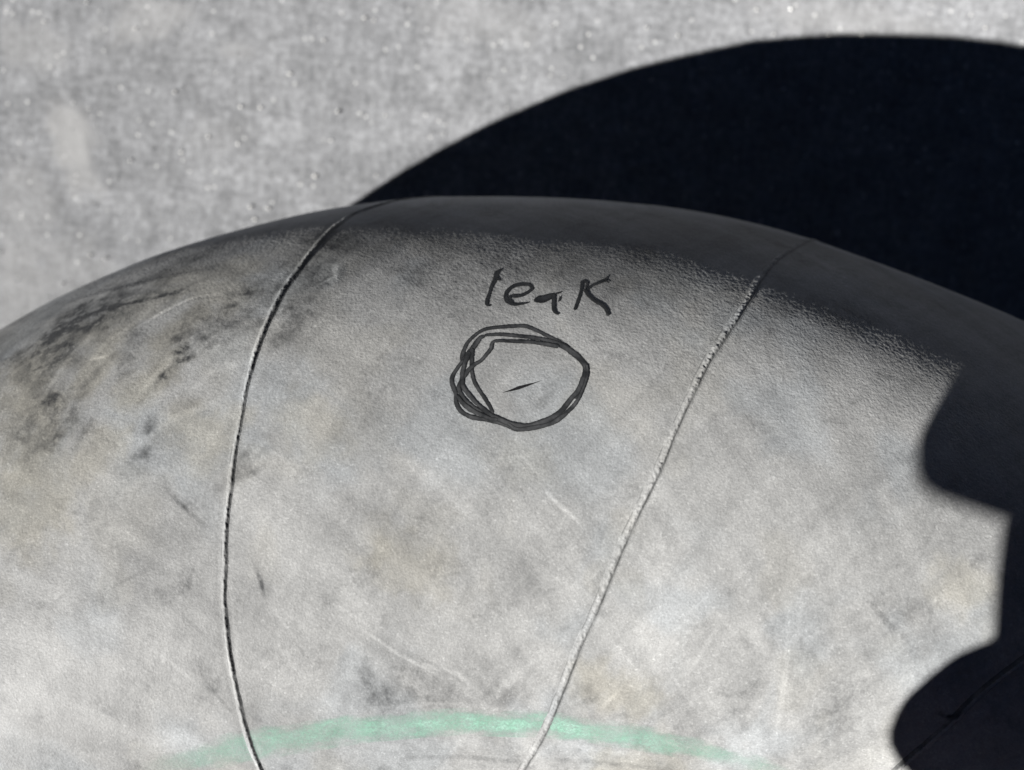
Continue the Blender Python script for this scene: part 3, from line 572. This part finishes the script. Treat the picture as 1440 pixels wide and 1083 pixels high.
HAND = empty("hand", hp(48, -200, -5), "hand with a dark sleeve holding the phone, fingertips past its left edge", "hand")
def chain(bm, pts, rad):
    """overlapping spheres along a bent limb, later fused into one skin"""
    for i in range(len(pts) - 1):
        p, q = Vector(pts[i]), Vector(pts[i + 1]); L = (q - p).length; n = max(int(L / (0.3 * min(rad[i], rad[i + 1]))), 1)
        for k in range(n + 1):
            t = k / n; r = rad[i] * (1 - t) + rad[i + 1] * t
            bmesh.ops.create_icosphere(bm, subdivisions=2, radius=r * 0.001, matrix=Matrix.Translation(hp(*p.lerp(q, t))))
bm = bmesh.new()
FINGERS = [([(40, -102, 10), (8, -96.5, 10.5), (-20, -91.0, 9), (-42.9, -84.2, 8)], [10, 9, 8.6, 8.5]),
           ([(42, -119, 11), (10, -122, 11), (-18, -121.6, 9), (-43.0, -121.4, 8)], [11, 10.4, 10.0, 9.9]),
           ([(44, -138, 10), (14, -142, 9.5), (-16, -142.5, 8.8), (-41, -142, 8)], [10, 9, 8.6, 8.3]),
           ([(46, -154, 7), (22, -161, 5), (0, -160, 1), (-17, -158, -4)], [9, 7.6, 7, 6.4])]
for p, r in FINGERS: chain(bm, p, r)
chain(bm, [(50, -160, 0), (46, -125, -4), (37, -98, -12), (24, -74, -17)], [15, 12, 10, 8.6])           # thumb, from the side of the palm
for p in ((42, -98, 8), (44, -118, 9), (46, -138, 8), (48, -154, 5)):
    chain(bm, [p, (52, -170, 0), (60, -200, -6)], [11, 15, 19])                                        # palm
chain(bm, [(60, -200, -6), (72, -240, -20), (100, -330, -70), (117, -387, -101)], [19, 23, 32, 35])     # wrist and forearm
me = bpy.data.meshes.new("hand_skin"); bm.to_mesh(me); bm.free()
hs = link("hand_skin", me, None, [M_SKIN])
rm = hs.modifiers.new("fuse", 'REMESH'); rm.mode = 'VOXEL'; rm.voxel_size = 0.0016; rm.use_smooth_shade = True
sm = hs.modifiers.new("soften", 'SMOOTH'); sm.iterations = 6; sm.factor = 0.5
dg = bpy.context.evaluated_depsgraph_get()
fused = bpy.data.meshes.new_from_object(hs.evaluated_get(dg)); fused.name = "hand_skin"
hs.modifiers.clear(); hs.data = fused
for pgn in fused.polygons: pgn.use_smooth = True
def adopt(o): o.parent = HAND; o.matrix_parent_inverse = Matrix.Translation(-HAND.location)
adopt(hs)
for tip, nx in (((24, -74, -17), (0.6, 0.5, -6.5)),):
    bm = bmesh.new(); bmesh.ops.create_uvsphere(bm, u_segments=16, v_segments=10, radius=1)
    bmesh.ops.transform(bm, matrix=HM @ Matrix.Translation(Vector((tip[0] - 1, tip[1] + 2, tip[2] - 7.2)) * 0.001) @ Matrix.Rotation(0.5, 4, 'Z') @ Matrix.Diagonal((0.0052, 0.0068, 0.0014, 1)), verts=bm.verts)
    me = bpy.data.meshes.new("nail"); bm.to_mesh(me); bm.free(); adopt(link("nail", me, None, [M_NAIL]))
bm = bmesh.new(); rings = []
axis = [(70, -232, -17), (84, -280, -42), (100, -330, -70), (130, -430, -125)]
for j in range(25):
    f = j / 24 * 3; i = min(int(f), 2); p = Vector(axis[i]).lerp(Vector(axis[i + 1]), f - i)
    dirn = (CAM_R * 0.45 + CAM_U * -0.80 + CAM_F * -0.42).normalized(); e1 = dirn.orthogonal().normalized(); e2 = dirn.cross(e1)
    r = 27 + 16 * j / 24 + (1.6 * math.sin(j * 1.7)) + (1.5 if j == 0 else 0)
    rings.append([bm.verts.new(hp(*p) + (e1 * math.cos(k / 32 * 2 * math.pi) + e2 * math.sin(k / 32 * 2 * math.pi)) * r * 0.001 * (1 + 0.03 * math.sin(3 * k / 32 * 6.283 + j))) for k in range(32)])
for j in range(24):
    for k in range(32): bm.faces.new((rings[j][k], rings[j][(k + 1) % 32], rings[j + 1][(k + 1) % 32], rings[j + 1][k]))
bm.faces.new(rings[-1])
me = bpy.data.meshes.new("sleeve"); bm.to_mesh(me); bm.free()
for pgn in me.polygons: pgn.use_smooth = True
sl = link("sleeve", me, None, [M_CLOTH]); adopt(sl)
so = sl.modifiers.new("cloth_thickness", 'SOLIDIFY'); so.thickness = 0.0015
